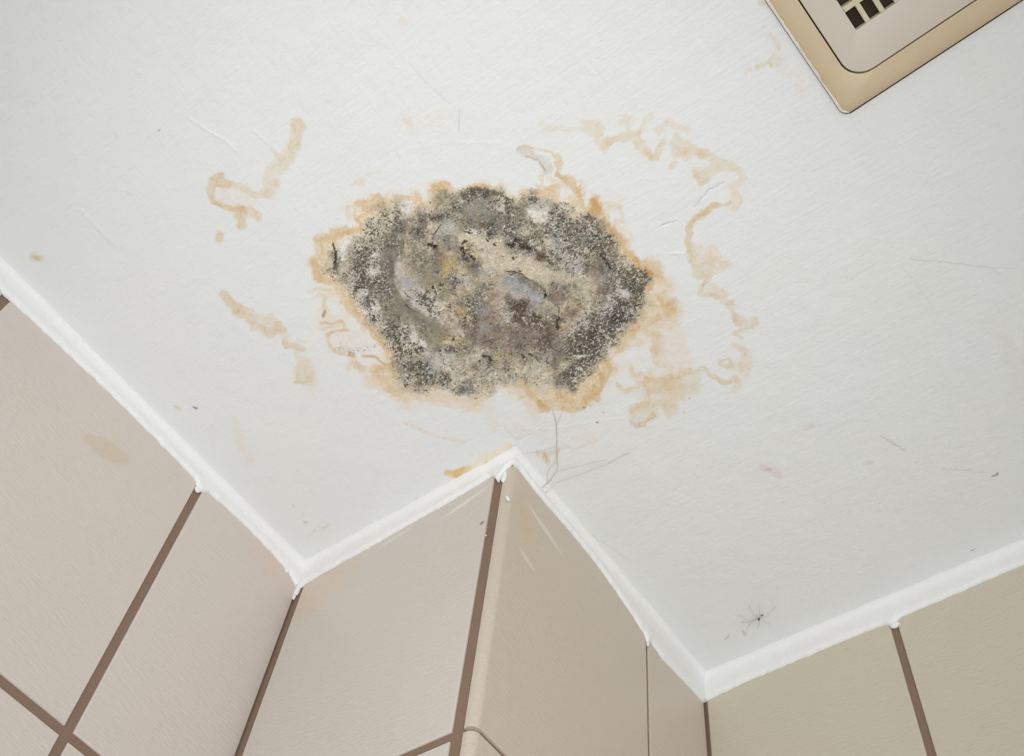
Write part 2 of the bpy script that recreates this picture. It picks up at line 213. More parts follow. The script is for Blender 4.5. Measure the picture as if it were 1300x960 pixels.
BLK = [([(548,312),(550,299),(556,291),(560,286)],1.3),([(545,312),(552,314)],3.2),([(585,317),(588,310),(590,306)],3.2),([(588,316),(589,325)],2.6),([(598,325),(602,330)],3),([(544,310),(548,311)],1.5),([(552,314),(554,313)],2.5),
 ([(549,364),(550,366)],1.9),([(553,369),(553,375)],1.1),([(552,377),(550,381)],1.3),([(555,363),(556,364)],1),([(574,374),(576,374)],1.1),([(567,389),(571,391)],1.4),([(586,349),(590,349)],1.2),
 ([(533,328),(535,330)],1.8),([(527,336),(528,337)],.9),([(635,327),(639,325)],1.1),([(652,328),(655,327)],2.6),([(659,344),(661,345)],1.2),([(649,349),(651,348)],1.6),([(643,344),(654,345),(664,350),(667,353)],1.2),
 ([(699,363),(702,359)],1.3),([(692,369),(692,377)],1.6),([(692,374),(692,379)],1.7),([(706,366),(707,366)],1.3),([(708,388),(710,391),(709,398),(709,404),(707,408)],1.1),([(707,406),(707,414),(709,418)],1.7),([(706,387),(713,386)],.9),
 ([(720,385),(722,384)],1.1),([(697,290),(698,290)],1.2),([(646,310),(650,314),(654,306)],3.5),([(660,312),(672,316)],4),([(620,298),(622,304)],1.2),([(617,302),(620,307)],1.2),([(627,312),(630,308)],2),
 ([(591,295),(600,296)],1.2),([(762,323),(770,333),(776,341)],2.2),([(807,388),(815,387)],1.4),([(806,392),(808,396)],1.6),([(545,256),(546,258)],1),([(531,373),(534,376),(545,381),(550,385)],1),([(513,372),(520,378)],.9),
 ([(516,388),(524,394)],1.2),([(423,309),(426,322),(425,334)],2.2),([(661,450),(666,453)],1.4),([(680,454),(686,461)],1.1),([(672,449),(676,452)],1.5),([(612,452),(622,454),(622,459)],1.6),([(575,431),(577,430)],1.4)]
SMG = [  # soft tones inside the patch: centre, radii, tilt, colour, strength
 ((655,388),(7,11),0,(82,62,52),.75),((664,392),(9,6),.5,(92,72,60),.55),((656,405),(6,8),0,(85,66,56),.5),((648,356),(10,6),.1,(150,154,156),.7),((668,366),(14,5),.5,(176,178,180),.75),((681,379),(7,5),.9,(188,189,190),.7),((668,352),(9,4),.6,(120,116,108),.5),
 ((678,360),(10,4),.5,(130,120,100),.45),((706,375),(10,7),0,(134,112,96),.6),((722,396),(6,8),.4,(122,98,82),.6),((757,342),(7,6),0,(118,94,84),.7),((756,352),(10,8),0,(160,150,140),.3),((767,365),(12,8),.3,(140,122,110),.5),((688,324),(7,9),-.3,(78,66,46),.65),
 ((700,328),(6,5),0,(190,180,150),.3),((610,282),(7,4),.2,(90,62,42),.6),((608,262),(22,12),0,(156,152,138),.45),((600,268),(14,9),0,(170,166,150),.5),((532,398),(12,7),.6,(138,132,114),.5),((512,392),(8,10),.2,(136,130,114),.5),((770,350),(10,9),.3,(150,142,130),.4),((627,425),(14,8),0,(158,146,126),.35),((560,335),(5,8),.3,(146,122,80),.5),((566,344),(4,9),.5,(186,166,122),.45),((558,352),(3,8),.6,(184,162,118),.4),((563,328),(8,5),0,(120,96,60),.5),
 ((588,346),(8,6),0,(176,166,140),.4),((598,338),(6,7),0,(130,126,116),.5),((549,341),(6,5),0,(132,126,116),.5),((570,356),(10,6),0,(132,128,118),.5),((584,395),(7,5),0,(190,158,92),.5),((586,402),(7,5),0,(170,130,60),.35),((540,398),(14,8),.4,(200,194,172),.5),((510,352),(5,16),-.1,(196,190,180),.7),
 ((516,362),(8,8),0,(188,182,176),.6),((520,378),(14,6),.7,(196,188,180),.5),((507,391),(10,12),0,(138,132,116),.55),((525,402),(16,9),.3,(136,130,114),.5),((540,410),(16,8),.1,(138,132,116),.5),((553,418),(12,8),.2,(150,142,122),.5),((575,418),(9,10),0,(178,170,152),.5),((478,342),(6,2.5),.2,(226,224,218),.9),
 ((478,325),(5,3),.2,(222,220,214),.6),((457,371),(5,4),.5,(214,214,206),.75),((434,340),(4,4),0,(214,208,196),.6),((477,391),(6,3),.5,(222,218,208),.7),((462,395),(3,3),0,(222,220,212),.8),((487,417),(4,3),0,(222,220,212),.75),((526,429),(6,4),.3,(226,222,212),.85),((539,437),(6,4),.5,(228,224,214),.85),
 ((553,462),(8,5),.7,(216,208,196),.8),((547,449),(6,4),0,(190,184,184),.6),((686,271),(7,6),0,(224,220,212),.8),((691,277),(5,6),0,(222,218,212),.7),((676,270),(5,5),0,(222,218,210),.7),((670,295),(4,5),0,(206,192,166),.85),((682,279),(4,4),0,(210,202,188),.7),((697,312),(6,5),0,(218,214,206),.6),
 ((584,256),(4,3),0,(230,228,224),.8),((636,267),(4,6),0,(208,200,188),.7),((794,370),(7,4),.3,(218,216,216),.75),((805,380),(5,7),0,(140,134,126),.6),((774,378),(3,3),0,(222,220,218),.7),((735,453),(4,2),0,(232,228,220),.85),((740,454),(4,2),0,(228,224,218),.7),((519,262),(5,8),0,(224,220,212),.7),((514,270),(5,5),0,(222,220,214),.6),
 ((650,300),(10,6),0,(100,96,90),.4),((615,310),(10,5),0,(222,215,208),.5),((572,302),(8,8),0,(128,122,112),.45),((558,290),(10,6),0,(190,182,168),.5),((575,285),(10,5),.3,(192,184,172),.4),((543,316),(9,6),0,(180,166,130),.4),((500,300),(10,5),0,(120,114,98),.5),((528,300),(8,5),0,(118,114,110),.5),
 ((700,420),(9,10),0,(130,112,98),.45),((640,425),(22,10),0,(150,134,118),.35),((700,452),(10,10),0,(150,136,116),.4),((764,415),(14,9),-.6,(74,67,60),.35),((740,436),(10,8),0,(92,84,76),.3),((722,470),(12,6),-.6,(86,78,70),.35),((715,480),(6,3),0,(80,74,66),.5),((640,452),(8,4),0,(170,140,96),.4)]
ARC = [([(497,322),(494,345),(502,372),(524,396),(552,413),(566,420)],7,(124,117,102),.55),([(503,340),(504,362),(514,376)],4,(198,192,183),.6),([(504,338),(512,330),(524,326)],2.5,(190,184,174),.5),([(518,378),(530,388),(545,398)],3,(198,190,182),.4),
 ([(590,243),(602,240),(622,243),(640,250)],2.6,(84,77,64),.6),([(590,300),(615,304),(640,322),(662,332),(690,345),(712,352)],8,(203,190,166),.6),([(622,325),(645,338),(675,345)],7,(203,190,166),.55),([(712,352),(735,358),(742,372)],6,(196,184,162),.4),
 ([(566,352),(570,336),(578,328),(588,322)],2,(184,158,104),.5),([(648,345),(660,347),(676,356),(690,366)],2.2,(112,106,96),.5),([(752,335),(764,332),(774,342),(780,352)],3,(150,144,138),.5),([(560,250),(556,262),(548,272)],3,(160,140,112),.4),
 ([(640,335),(625,337),(608,338)],2,(208,194,166),.5),([(596,262),(612,272),(636,280)],8,(152,148,134),.4),([(560,430),(572,424),(590,430),(588,436)],1.2,(120,92,60),.5),([(559,422),(566,430),(578,432)],1.2,(128,98,62),.5),([(748,270),(760,290),(780,316)],3,(116,96,62),.35),([(805,345),(818,352),(812,364)],3,(110,94,62),.35),
 ([(500,458),(520,454),(545,458),(560,468)],3,(118,118,116),.35),([(716,446),(735,430),(760,408),(785,385)],7,(82,76,70),.35)]
def paint_marks(u, v, fine=True):
    """u, v: image pixel coordinates of the ceiling points. Returns pigment (n, 3, 0..255), relief (n) in mm towards the room, region masks."""
    n = len(u); col = np.tile(np.array(PAL['W'], float), (n, 1)); rel = np.zeros(n); masks = {}
    big = fbm(u/90., v/90., 5, 3)
    col += big[:, None]*np.array([.6, .3, -1.6])
    col += (fbm(u/26., v/26., 8, 3)*1.0)[:, None]
    wu = u+6*fbm(u/13., v/13., 11, 3)+2.4*fbm(u/3.5, v/3.5, 12, 2); wv = v+6*fbm(u/13., v/13., 21, 3)+2.4*fbm(u/3.5, v/3.5, 22, 2)
    # tone cells read from the image
    sel = np.where((u > 384) & (u < 876) & (v > 224) & (v < 530))[0]
    U, V = u[sel], v[sel]; wU, wV = wu[sel], wv[sel]
    b = look(_base, wU+1.5*fbm(U/1.6, V/1.6, 60, 2), wV+1.5*fbm(U/1.6, V/1.6, 61, 2), 1.25)
    sp = look(_spk, wU, wV, 1.2)
    edge = np.minimum.reduce([(U-386)/10, (874-U)/10, (V-226)/8, (528-V)/12]); edge = np.clip(edge, 0, 1)
    ins = inside(wU, wV, MOULD); dm = seg_dist(wU, wV, MOULD, True); sd = np.where(ins, dm, -dm)
    m = np.clip((sd+2.0)/4.0, 0, 1)
    tone = np.clip((b.mean(1)-60)/160., 0, 1)
    mott = fbm(U/7., V/7., 31, 3); gr = fbm(U/2.2, V/2.2, 33, 2)
    calm = .35+.65*np.clip(sp*3, 0, 1)
    b = b*(1+((.20*mott+.16*gr)*calm)[:, None]*m[:, None])
    b += (fbm(U/14., V/14., 35, 2)*m)[:, None]*np.array([3, 1, -3.])
    b = b*(1-.20*np.clip(sp, 0, 1)*m)[:, None]
    rh = 1-np.abs(fbm(U/7., V/7., 121, 3)+.25*fbm(U/2.5, V/2.5, 124, 2))*3.6; rh = np.clip(rh, 0, 1)**2; warm = np.clip((b[:, 0]-b[:, 2]-12)/30., 0, 1)*(1-m)
    b = b-(rh*warm)[:, None]*np.array([8, 20, 36.])+((1-rh)*warm*np.clip(fbm(U/5., V/5., 127, 2), 0, 1))[:, None]*np.array([16, 26, 36.])
    k = edge[:, None]
    halo = inside(wU, wV, HALO); dh = seg_dist(wU, wV, HALO, True); hs = np.where(halo, dh, -dh)
    hm = np.clip((hs+4)/6., 0, 1)
    lw = np.maximum(hm, .0)[:, None]
    soft = np.array(PAL['W'], float)
    rimt = (np.exp(-((hs-2.5)/3.)**2)*(.5+.5*np.clip(2*fbm(U/14., V/14., 111, 2)+.4, 0, 1))*(1-m)*.6)[:, None]
    b = b*(1-rimt)+np.array([206,176,134.])*rimt
    bb = b*lw+(b*.55+soft*.45)*(1-lw)
    col[sel] = col[sel]*(1-k)+bb*k
    masks['mould'] = np.full(n, -1e3); masks['mould'][sel] = sd
    masks['halo'] = np.full(n, -1e3); masks['halo'][sel] = hs
    # strokes of dried water: they add up to one density per colour, then the tide lines are drawn into it
    al = {}; D = np.zeros(n); S = np.zeros(n); SC = np.zeros((n, 3)); T = np.zeros(n)
    su = u+7*fbm(u/17., v/17., 101, 2)+3.6*fbm(u/5.5, v/5.5, 102, 3); sv = v+7*fbm(u/17., v/17., 103, 2)+3.6*fbm(u/5.5, v/5.5, 104, 3)
    for reg, pts, w, c, s, mid in ST:
        xs = [p[0] for p in pts]; ys = [p[1] for p in pts]; r = w*1.6+10
        q = np.where((u > min(xs)-r) & (u < max(xs)+r) & (v > min(ys)-r) & (v < max(ys)+r))[0]
        if len(q) == 0: continue
        wob = min(1., .12+w/7.)*(.6 if reg in 'gbij' else 1)
        X = u[q]+(su[q]-u[q])*wob; Y = v[q]+(sv[q]-v[q])*wob
        e = w-seg_dist(X, Y, pts)
        a = np.clip(e/max(2., w*.9)+.42, 0, 1); a = a*a*(3-2*a)
        T[q] = np.maximum(T[q], np.exp(-((e-.6)/1.5)**2)*(w > 2.4)*s)
        a = np.clip(a*s*(1-.45*mid*np.clip(e/w, 0, 1)), 0, 1)
        a = a*(1-.85*np.clip((masks['mould'][q]-1)/4., 0, 1))
        D[q] = 1-(1-D[q])*(1-a); S[q] += a; SC[q] += a[:, None]*np.array(c, float)
        al.setdefault(reg, np.zeros(n)); al[reg][q] = np.maximum(al[reg][q], a)
    q = np.where(S > .004)[0]
    C = SC[q]/S[q][:, None]; rid = 1-np.abs(fbm(u[q]/8., v[q]/8., 105, 3))*3.2; rid = np.clip(rid, 0, 1)**2
    blot = .5+.5*np.clip(fbm(u[q]/11., v[q]/11., 106, 3)*2.2, -1, 1)
    d = D[q]; tide = T[q]*d
    a = np.clip(d*(.48+.34*blot+.22*rid)+.09*tide, 0, 1)
    C = C-np.array([5, 13, 24.])*np.clip(rid*.75*d+tide*.35, 0, 1)[:, None]
    col[q] = col[q]*(1-a[:, None])+C*a[:, None]
    # soft tones
    for (x0, y0), (rx, ry), ang, c, s in SMG:
        r = max(rx, ry)*1.8+4
        q = np.where((abs(u-x0) < r) & (abs(v-y0) < r))[0]
        if len(q) == 0: continue
        X = wu[q]-x0; Y = wv[q]-y0; ca, sa = math.cos(ang), math.sin(ang)
        d = np.hypot((X*ca+Y*sa)/rx, (-X*sa+Y*ca)/ry)
        flake = sum(c) > 590
        a = np.clip((1.2-d)/(.45 if flake else .9), 0, 1)*s*.7; a = a*(1+.3*fbm(u[q]/3., v[q]/3., 51, 2)); a = np.clip(a, 0, 1)
        col[q] = col[q]*(1-a[:, None])+np.array(c, float)*(1+.06*gr_at(u[q], v[q]))[:, None]*a[:, None]
        if True:
            j = np.searchsorted(sel, q); ok = (j < len(sel)); j2 = np.clip(j, 0, len(sel)-1); ok &= sel[j2] == q
            sp[j2[ok]] *= (1-(.8 if flake else .6)*np.clip(a[ok]*1.5, 0, 1))
    for pts, w, c, s in ARC:
        xs = [p[0] for p in pts]; ys = [p[1] for p in pts]
        q = np.where((u > min(xs)-w-9) & (u < max(xs)+w+9) & (v > min(ys)-w-9) & (v < max(ys)+w+9))[0]
        if len(q) == 0: continue
        d = seg_dist(u[q]+(wu[q]-u[q])*.7, v[q]+(wv[q]-v[q])*.7, pts); a = np.clip((w-d)/(w*.8)+.3, 0, 1)*s*(1+.35*fbm(u[q]/3., v[q]/3., 141, 2)); a = np.clip(a, 0, 1)
        col[q] = col[q]*(1-a[:, None])+np.array(c, float)*(1+.10*gr_at(u[q], v[q]))[:, None]*a[:, None]
        if w > 2.9 and sum(c) > 300:
            j = np.searchsorted(sel, q); j2 = np.clip(j, 0, len(sel)-1); ok = sel[j2] == q; sp[j2[ok]] *= (1-.75*np.clip(a[ok]*1.6, 0, 1))
    # specks
    g = .60*(vn(U/1.25+.5*V/1.25, V/1.25, 71)+vn(U/1.05, V/1.15, 72)-1)+.34*(vn(U/2.2, V/2.2, 73)-.5)+.22*(vn(U/5., V/5., 74)-.5)
    g = (g-g.mean())/(g.std()+1e-9)
    thr = -2.6+3.15*np.clip(sp, 0, 1)
    inner = np.clip((sd+9)/9., 0, 1)
    a = np.clip((thr-g)/.65+.5, 0, 1)*np.clip((sp-.03)*8, 0, 1)*inner*.9
    dk = np.stack([64+36*vn(U/5., V/5., 81), 58+34*vn(U/5., V/5., 81), 49+31*vn(U/5., V/5., 81)], 1)
    col[sel] = col[sel]*(1-a[:, None])+dk*a[:, None]
    li = np.clip((g-.7)/.8, 0, 1)*np.clip(sp*2.2-.35, 0, 1)*.7*np.clip((sd+2)/4, 0, 1)
    col[sel] = col[sel]*(1-li[:, None])+np.array([218, 213, 203.])*li[:, None]
    fl = fbm(U/3.6, V/3.6, 131, 2)+.5*fbm(U/1.5, V/1.5, 133, 2); fa = np.clip((fl-.50)/.16, 0, 1)*np.clip(sp*2.4-.3, 0, 1)*m*.72
    col[sel] = col[sel]*(1-fa[:, None])+np.array([216, 211, 203.])*fa[:, None]
    for pts, w in BLK:
        xs = [p[0] for p in pts]; ys = [p[1] for p in pts]
        q = np.where((u > min(xs)-9) & (u < max(xs)+9) & (v > min(ys)-9) & (v < max(ys)+9))[0]
        if len(q) == 0: continue
        X = u[q]+2.2*fbm(u[q]/2.6, v[q]/2.6, 91, 2); Y = v[q]+2.2*fbm(u[q]/2.6, v[q]/2.6, 92, 2)
        d = seg_dist(X, Y, pts); a = np.clip((w*.66-d)/1.0+.4, 0, 1)*.88*np.clip((vn(u[q]/1.9, v[q]/1.9, 97)-.13)*6, 0, 1)
        col[q] = col[q]*(1-a[:, None])+np.array([58, 48, 36.])*a[:, None]; rel[q] -= a*1.2
    for pts, w, s in LN:
        xs = [p[0] for p in pts]; ys = [p[1] for p in pts]
        q = np.where((u > min(xs)-5) & (u < max(xs)+5) & (v > min(ys)-5) & (v < max(ys)+5))[0]
        if len(q) == 0: continue
        X = u[q]+1.2*fbm(u[q]/6., v[q]/6., 93, 2); Y = v[q]+1.2*fbm(u[q]/6., v[q]/6., 94, 2)
        d = seg_dist(X, Y, pts); a = np.clip((w-d)/1.1+.35, 0, 1)*s
        col[q] = col[q]*(1-a[:, None])+np.array([90, 84, 76.])*a[:, None]
    # stray specks on the pale plaster at the lower left
    q = np.where((u > 424) & (u < 480) & (v > 412) & (v < 450))[0]
    if len(q):
        d = seg_dist(u[q], v[q], [(430, 441), (446, 446), (462, 444), (474, 440)]); a = np.clip(1.2-d/4., 0, 1)*(vn(u[q]/1.2, v[q]/1.2, 95) > .62)*.4
        a = np.maximum(a, (vn(u[q]/1.3, v[q]/1.3, 96) > .93)*.35)
        col[q] = col[q]*(1-a[:, None])+np.array([110, 108, 104.])*a[:, None]
    rel[sel] += m*(.55+.9*mott+.45*gr-.5*(1-tone)) + np.clip(hm, 0, 1)*.15*gr
    masks['strokes'] = al
    return np.clip(col, 20, 245), rel, masks
def gr_at(u, v): return fbm(u/2.2, v/2.2, 33, 2)
# ----------------------------------------------------------------- end of pigment
# ----------------------------------------------------------------- ceiling material: painted plaster with pigment and relief
def ceiling_material():
    m = bpy.data.materials.new('painted_plaster'); m.use_nodes = True; nt = m.node_tree; N = nt.nodes; L = nt.links
    b = N['Principled BSDF']; b.inputs['Specular IOR Level'].default_value = .25
    at = N.new('ShaderNodeAttribute'); at.attribute_name = 'pigment'
    ms = N.new('ShaderNodeAttribute'); ms.attribute_name = 'crust'
    tc = N.new('ShaderNodeTexCoord')
    def noise(scale, det=4, vec=None, rough=.55):
        n = N.new('ShaderNodeTexNoise'); n.inputs['Scale'].default_value = scale; n.inputs['Detail'].default_value = det; n.inputs['Roughness'].default_value = rough
        L.new(vec or tc.outputs['Object'], n.inputs['Vector']); return n.outputs['Fac']
    def math_(op, a, c=None, d=None):
        q = N.new('ShaderNodeMath'); q.operation = op
        for i, x in enumerate((a, c, d)):
            if x is None: continue
            if isinstance(x, (int, float)): q.inputs[i].default_value = x
            else: L.new(x, q.inputs[i])
        return q.outputs[0]
    # grain of the mould, finer than the pigment traced from the image
    gr = math_('MULTIPLY', math_('SUBTRACT', noise(900, 2), .5), math_('MULTIPLY', ms.outputs['Fac'], 1.1))
    gr = math_('ADD', gr, 1.0)
    vm = N.new('ShaderNodeVectorMath'); vm.operation = 'SCALE'; L.new(at.outputs['Color'], vm.inputs[0]); L.new(gr, vm.inputs['Scale'])
    L.new(vm.outputs[0], b.inputs['Base Color'])
    rg = math_('ADD', math_('MULTIPLY', ms.outputs['Fac'], .25), .55); L.new(rg, b.inputs['Roughness'])
    # brush marks run across the ceiling, roller orange peel and a few drips
    mp = N.new('ShaderNodeMapping'); mp.inputs['Rotation'].default_value = (0, 0, math.radians(4)); mp.inputs['Scale'].default_value = (1, 16, 1)
    L.new(tc.outputs['Object'], mp.inputs['Vector'])
    wp = N.new('ShaderNodeMapping'); wp.inputs['Rotation'].default_value = (0, 0, math.radians(-5)); wp.inputs['Scale'].default_value = (14, 1, 1)
    L.new(tc.outputs['Object'], wp.inputs['Vector'])
    brush = math_('MULTIPLY', noise(22, 5, mp.outputs[0], .6), .55)
    brush2 = math_('MULTIPLY', noise(18, 5, wp.outputs[0], .6), .35)
    lump = noise(55, 3); peel = noise(260, 3); big = noise(9, 3)
    h = math_('ADD', math_('ADD', brush, brush2), math_('ADD', math_('MULTIPLY', lump, .9), math_('ADD', math_('MULTIPLY', peel, .28), math_('MULTIPLY', big, 2.2))))
    h = math_('ADD', h, math_('MULTIPLY', math_('MULTIPLY', noise(700, 3), ms.outputs['Fac']), .9))
    bp = N.new('ShaderNodeBump'); bp.inputs['Strength'].default_value = .43; bp.inputs['Distance'].default_value = .0022
    L.new(h, bp.inputs['Height']); L.new(bp.outputs[0], b.inputs['Normal'])
    return m
MC = ceiling_material()
# ----------------------------------------------------------------- ceiling: fine grid in metres round the damage, coarse elsewhere
E1 = np.array([ROT[0, 0], ROT[1, 0]]); E1 /= np.linalg.norm(E1); E2 = np.array([-E1[1], E1[0]])
if np.dot(E2, np.array([.5, -.5])) < 0: E2 = -E2
def axis(stops):                                   # [(to, step), ...]
    out = [stops[0][0]]
    for to, st in stops[1:]:
        n = max(1, round((to-out[-1])/st)); out += list(np.linspace(out[-1], to, n+1)[1:])
    return np.array(out)
c = at_ceiling(615, 375); S0 = np.array([c.x, c.y]); s0 = S0@E1; t0 = S0@E2
gs = s0+axis([(-2.2, 0), (-.62, .08), (-.38, .0022), (-.180, .0011), (.185, .00062), (.36, .0011), (.66, .0022), (2.2, .08)])
gt = t0+axis([(-2.0, 0), (-.55, .08), (-.24, .0022), (-.130, .0011), (.125, .00062), (.19, .0011), (.52, .0022), (2.2, .08)])
ns, nt_ = len(gs), len(gt)
GS, GT = np.meshgrid(gs, gt); X = (GS*E1[0]+GT*E2[0]).ravel(); Y = (GS*E1[1]+GT*E2[1]).ravel()
U, V = sheet(X, Y)  # image pixel position of each ceiling vertex
near = (U > -200) & (U < 1500) & (V > -200) & (V < 1160) & ((ROT.T @ np.stack([X, Y, np.ones_like(X)]))[2] < 0)
pc = np.tile(np.array(PAL['W'], float), (len(X), 1)); rel = np.zeros(len(X)); sdm = np.full(len(X), -1e3); hs = np.full(len(X), -1e3)
ii = np.where(near)[0]
c_, r_, mk = paint_marks(U[ii], V[ii]); pc[ii] = c_; rel[ii] = r_; sdm[ii] = mk['mould']; hs[ii] = mk['halo']
# painted-over flake edges and blisters around the patch, slight sag of the ceiling
bl = np.zeros(len(X))
for (bu, bv, br, bh) in [(474, 500, 4, .8), (486, 508, 4, .7), (157, 9, 5, .9), (97, 51, 4, .7), (177, 92, 4, .7), (390, 300, 3, .4), (585, 523, 4, .5), (935, 640, 3, .5), (1244, 555, 3, .4), (980, 500, 3, .3), (60, 234, 3, .4), (240, 160, 3, .4)]:
    d = np.hypot(U[ii]-bu, V[ii]-bv); bl[ii] += bh*np.exp(-(d/br)**2)
for pts, hw, hh in [([(240, 150), (262, 165), (285, 178), (300, 192)], 1.5, .5), ([(100, 265), (120, 285), (142, 308)], 1.5, .6), ([(320, 165), (340, 182)], 1.3, .4), ([(470, 215), (520, 190), (570, 180), (640, 182)], 2.5, .18),
                    ([(850, 322), (868, 322), (874, 316)], 1.5, .5), ([(918, 232), (901, 241), (881, 263)], 1.4, -.6), ([(839, 287), (858, 281)], 1.2, -.5), ([(760, 235), (800, 250), (830, 240)], 2.5, .15),
                    ([(660, 545), (700, 545), (760, 535), (800, 530)], 1.6, .18), ([(640, 560), (680, 572), (704, 566)], 1.4, .22), ([(1262, 340), (1268, 346)], 2, .6), ([(1020, 545), (1046, 536)], 1.2, .2), ([(975, 502), (992, 500)], 1.2, .2)]:
    q = ii; x_, y_ = U[q], V[q]; d = seg_dist(x_, y_, pts); bl[q] += hh*np.exp(-(d/hw)**2)
ZZ = CEIL-(rel*.55+bl)*.001
vi = np.arange(ns*nt_).reshape(nt_, ns)
q = np.stack([vi[:-1, :-1], vi[:-1, 1:], vi[1:, 1:], vi[1:, :-1]], -1).reshape(-1, 4)
fc = q[:, 0]
lab = np.zeros(len(q), int)
REG = ['a', 'b', 'c', 'd', 'e', 'f', 'g', 'i', 'j']
for k, rg in enumerate(REG):
    fld = np.zeros(len(X)); fld[ii] = mk['strokes'].get(rg, np.zeros(len(ii)))
    lab[(fld[fc] > .16)] = k+3
fh = np.zeros(len(X)); fh[ii] = mk['strokes']['h']
lab[(hs[fc] > -1) | (fh[fc] > .2)] = 2
lab[sdm[fc] > -.5] = 1
crust = np.clip((sdm+2)/4., 0, 1)
def piece(name, sel, smooth=True):
    qq = q[sel]; used, inv = np.unique(qq, return_inverse=True); inv = inv.reshape(-1, 4)
    # keep the winding that faces down into the room
    a = np.stack([X[used], Y[used], ZZ[used]], 1)
    e1 = a[inv[0, 1]]-a[inv[0, 0]]; e2 = a[inv[0, 3]]-a[inv[0, 0]]
    if np.cross(e1, e2)[2] > 0: inv = inv[:, ::-1]
    me = bpy.data.meshes.new(name); me.vertices.add(len(used)); me.vertices.foreach_set('co', a.ravel().astype(np.float32))
    me.loops.add(inv.size); me.polygons.add(len(inv)); me.loops.foreach_set('vertex_index', inv.ravel().astype(np.int32))
    me.polygons.foreach_set('loop_start', (np.arange(len(inv))*4).astype(np.int32)); me.polygons.foreach_set('loop_total', np.full(len(inv), 4, np.int32))
    me.update(calc_edges=True)
    at = me.color_attributes.new('pigment', 'FLOAT_COLOR', 'POINT'); cc = np.ones((len(used), 4), np.float32); cc[:, :3] = alb(pc[used]); at.data.foreach_set('color', cc.ravel())
    k = me.attributes.new('crust', 'FLOAT', 'POINT'); k.data.foreach_set('value', crust[used].astype(np.float32))
    me.polygons.foreach_set('use_smooth', np.ones(len(inv), bool))
    return link(name, me, MC)
tag(piece('ceiling', lab == 0), kind='structure')
tag(piece('mould_patch', lab == 1), 'large grey and black speckled mould patch on rotten ceiling plaster', 'mould')
SL = {2: 'orange and tan water rim directly surrounding the black mould patch', 3: 'hook-shaped pale tan water stain at upper left of the mould',
 4: 'small tan blot just below the hook-shaped stain, left of the mould', 5: 'broken tan streak of stain to the lower left of the mould',
 6: 'long ragged tan tide line arching above and right of the mould', 7: 'blotchy tan stain cluster at lower right of the mould, below the tide line',
 8: 'faint tan spatter beside the left edge of the ceiling vent', 9: 'round brown spot near the far left cove of the ceiling',
 10: 'ochre peeling paint streak along the cove, left of the projecting tiled corner', 11: 'small tan triangular stain right of the projecting corner, beside the cobweb'}
for k, l in SL.items():
    if (lab == k).any(): tag(piece('water_stain', lab == k), l, 'stain', 'water stains on the ceiling')

# ----------------------------------------------------------------- tiled walls
XA, YB, XC, YD = .824, -.546, .503, -.956
MT = {}
def tile_material(name, color, marks=()):
    m = mat(name, color, rough=.30, spec=.40, bump=0, mott=.018, mscale=6); nt = m.node_tree; N = nt.nodes; L = nt.links; b = N['Principled BSDF']
    tc = N.new('ShaderNodeTexCoord')
    mp = N.new('ShaderNodeMapping'); mp.inputs['Rotation'].default_value = (math.radians(38), math.radians(38), 0); mp.inputs['Scale'].default_value = (1, 1, 5)
    L.new(tc.outputs['Object'], mp.inputs['Vector'])
    n = N.new('ShaderNodeTexNoise'); n.inputs['Scale'].default_value = 90; n.inputs['Detail'].default_value = 4; L.new(mp.outputs[0], n.inputs['Vector'])
    bp = N.new('ShaderNodeBump'); bp.inputs['Strength'].default_value = .55; bp.inputs['Distance'].default_value = .0014
    L.new(n.outputs['Fac'], bp.inputs['Height']); L.new(bp.outputs[0], b.inputs['Normal'])
    src = b.inputs['Base Color'].links[0].from_socket
    nz = N.new('ShaderNodeTexNoise'); nz.inputs['Scale'].default_value = 28; nz.inputs['Detail'].default_value = 5; L.new(tc.outputs['Object'], nz.inputs['Vector'])
    for (P, R, ang, c, s, soft) in marks:            # smears of paint and dried drips on the glaze: world position, radii (horizontal, height)
        # distance in the wall plane; ang tilts the ellipse
        sub = N.new('ShaderNodeVectorMath'); sub.operation = 'SUBTRACT'; sub.inputs[1].default_value = P; L.new(tc.outputs['Object'], sub.inputs[0])
        rot = N.new('ShaderNodeMapping'); rot.vector_type = 'TEXTURE'
        rot.inputs['Rotation'].default_value = ang; rot.inputs['Scale'].default_value = R; L.new(sub.outputs[0], rot.inputs['Vector'])
        ln = N.new('ShaderNodeVectorMath'); ln.operation = 'LENGTH'; L.new(rot.outputs[0], ln.inputs[0])
        ad = N.new('ShaderNodeMath'); ad.operation = 'MULTIPLY_ADD'; L.new(nz.outputs['Fac'], ad.inputs[0]); ad.inputs[1].default_value = 1.3; L.new(ln.outputs['Value'], ad.inputs[2])
        mr = N.new('ShaderNodeMapRange'); mr.inputs['From Min'].default_value = 1.65+soft; mr.inputs['From Max'].default_value = 1.65-soft; mr.inputs['To Min'].default_value = 0; mr.inputs['To Max'].default_value = s; L.new(ad.outputs[0], mr.inputs['Value'])
        mx = N.new('ShaderNodeMix'); mx.data_type = 'RGBA'; mx.inputs[7].default_value = (*alb(c), 1)
        L.new(mr.outputs[0], mx.inputs[0]); L.new(src, mx.inputs[6]); src = mx.outputs[2]
    L.new(src, b.inputs['Base Color'])
    return m
def on_wall(u, v, ax, o):
    d = ray(u, v); d = d*(o/d[ax]); return (d[0], d[1], d[2]+CAMZ)
TILE = (201, 190, 180)
pA = on_wall(136, 571, 0, XA); pB = on_wall(400, 745, 1, YB); pB2 = on_wall(588, 640, 1, YB); pB3 = on_wall(500, 684, 1, YB); pC = on_wall(668, 662, 0, XC); pC2 = on_wall(692, 672, 0, XC); pC3 = on_wall(668, 709, 0, XC)
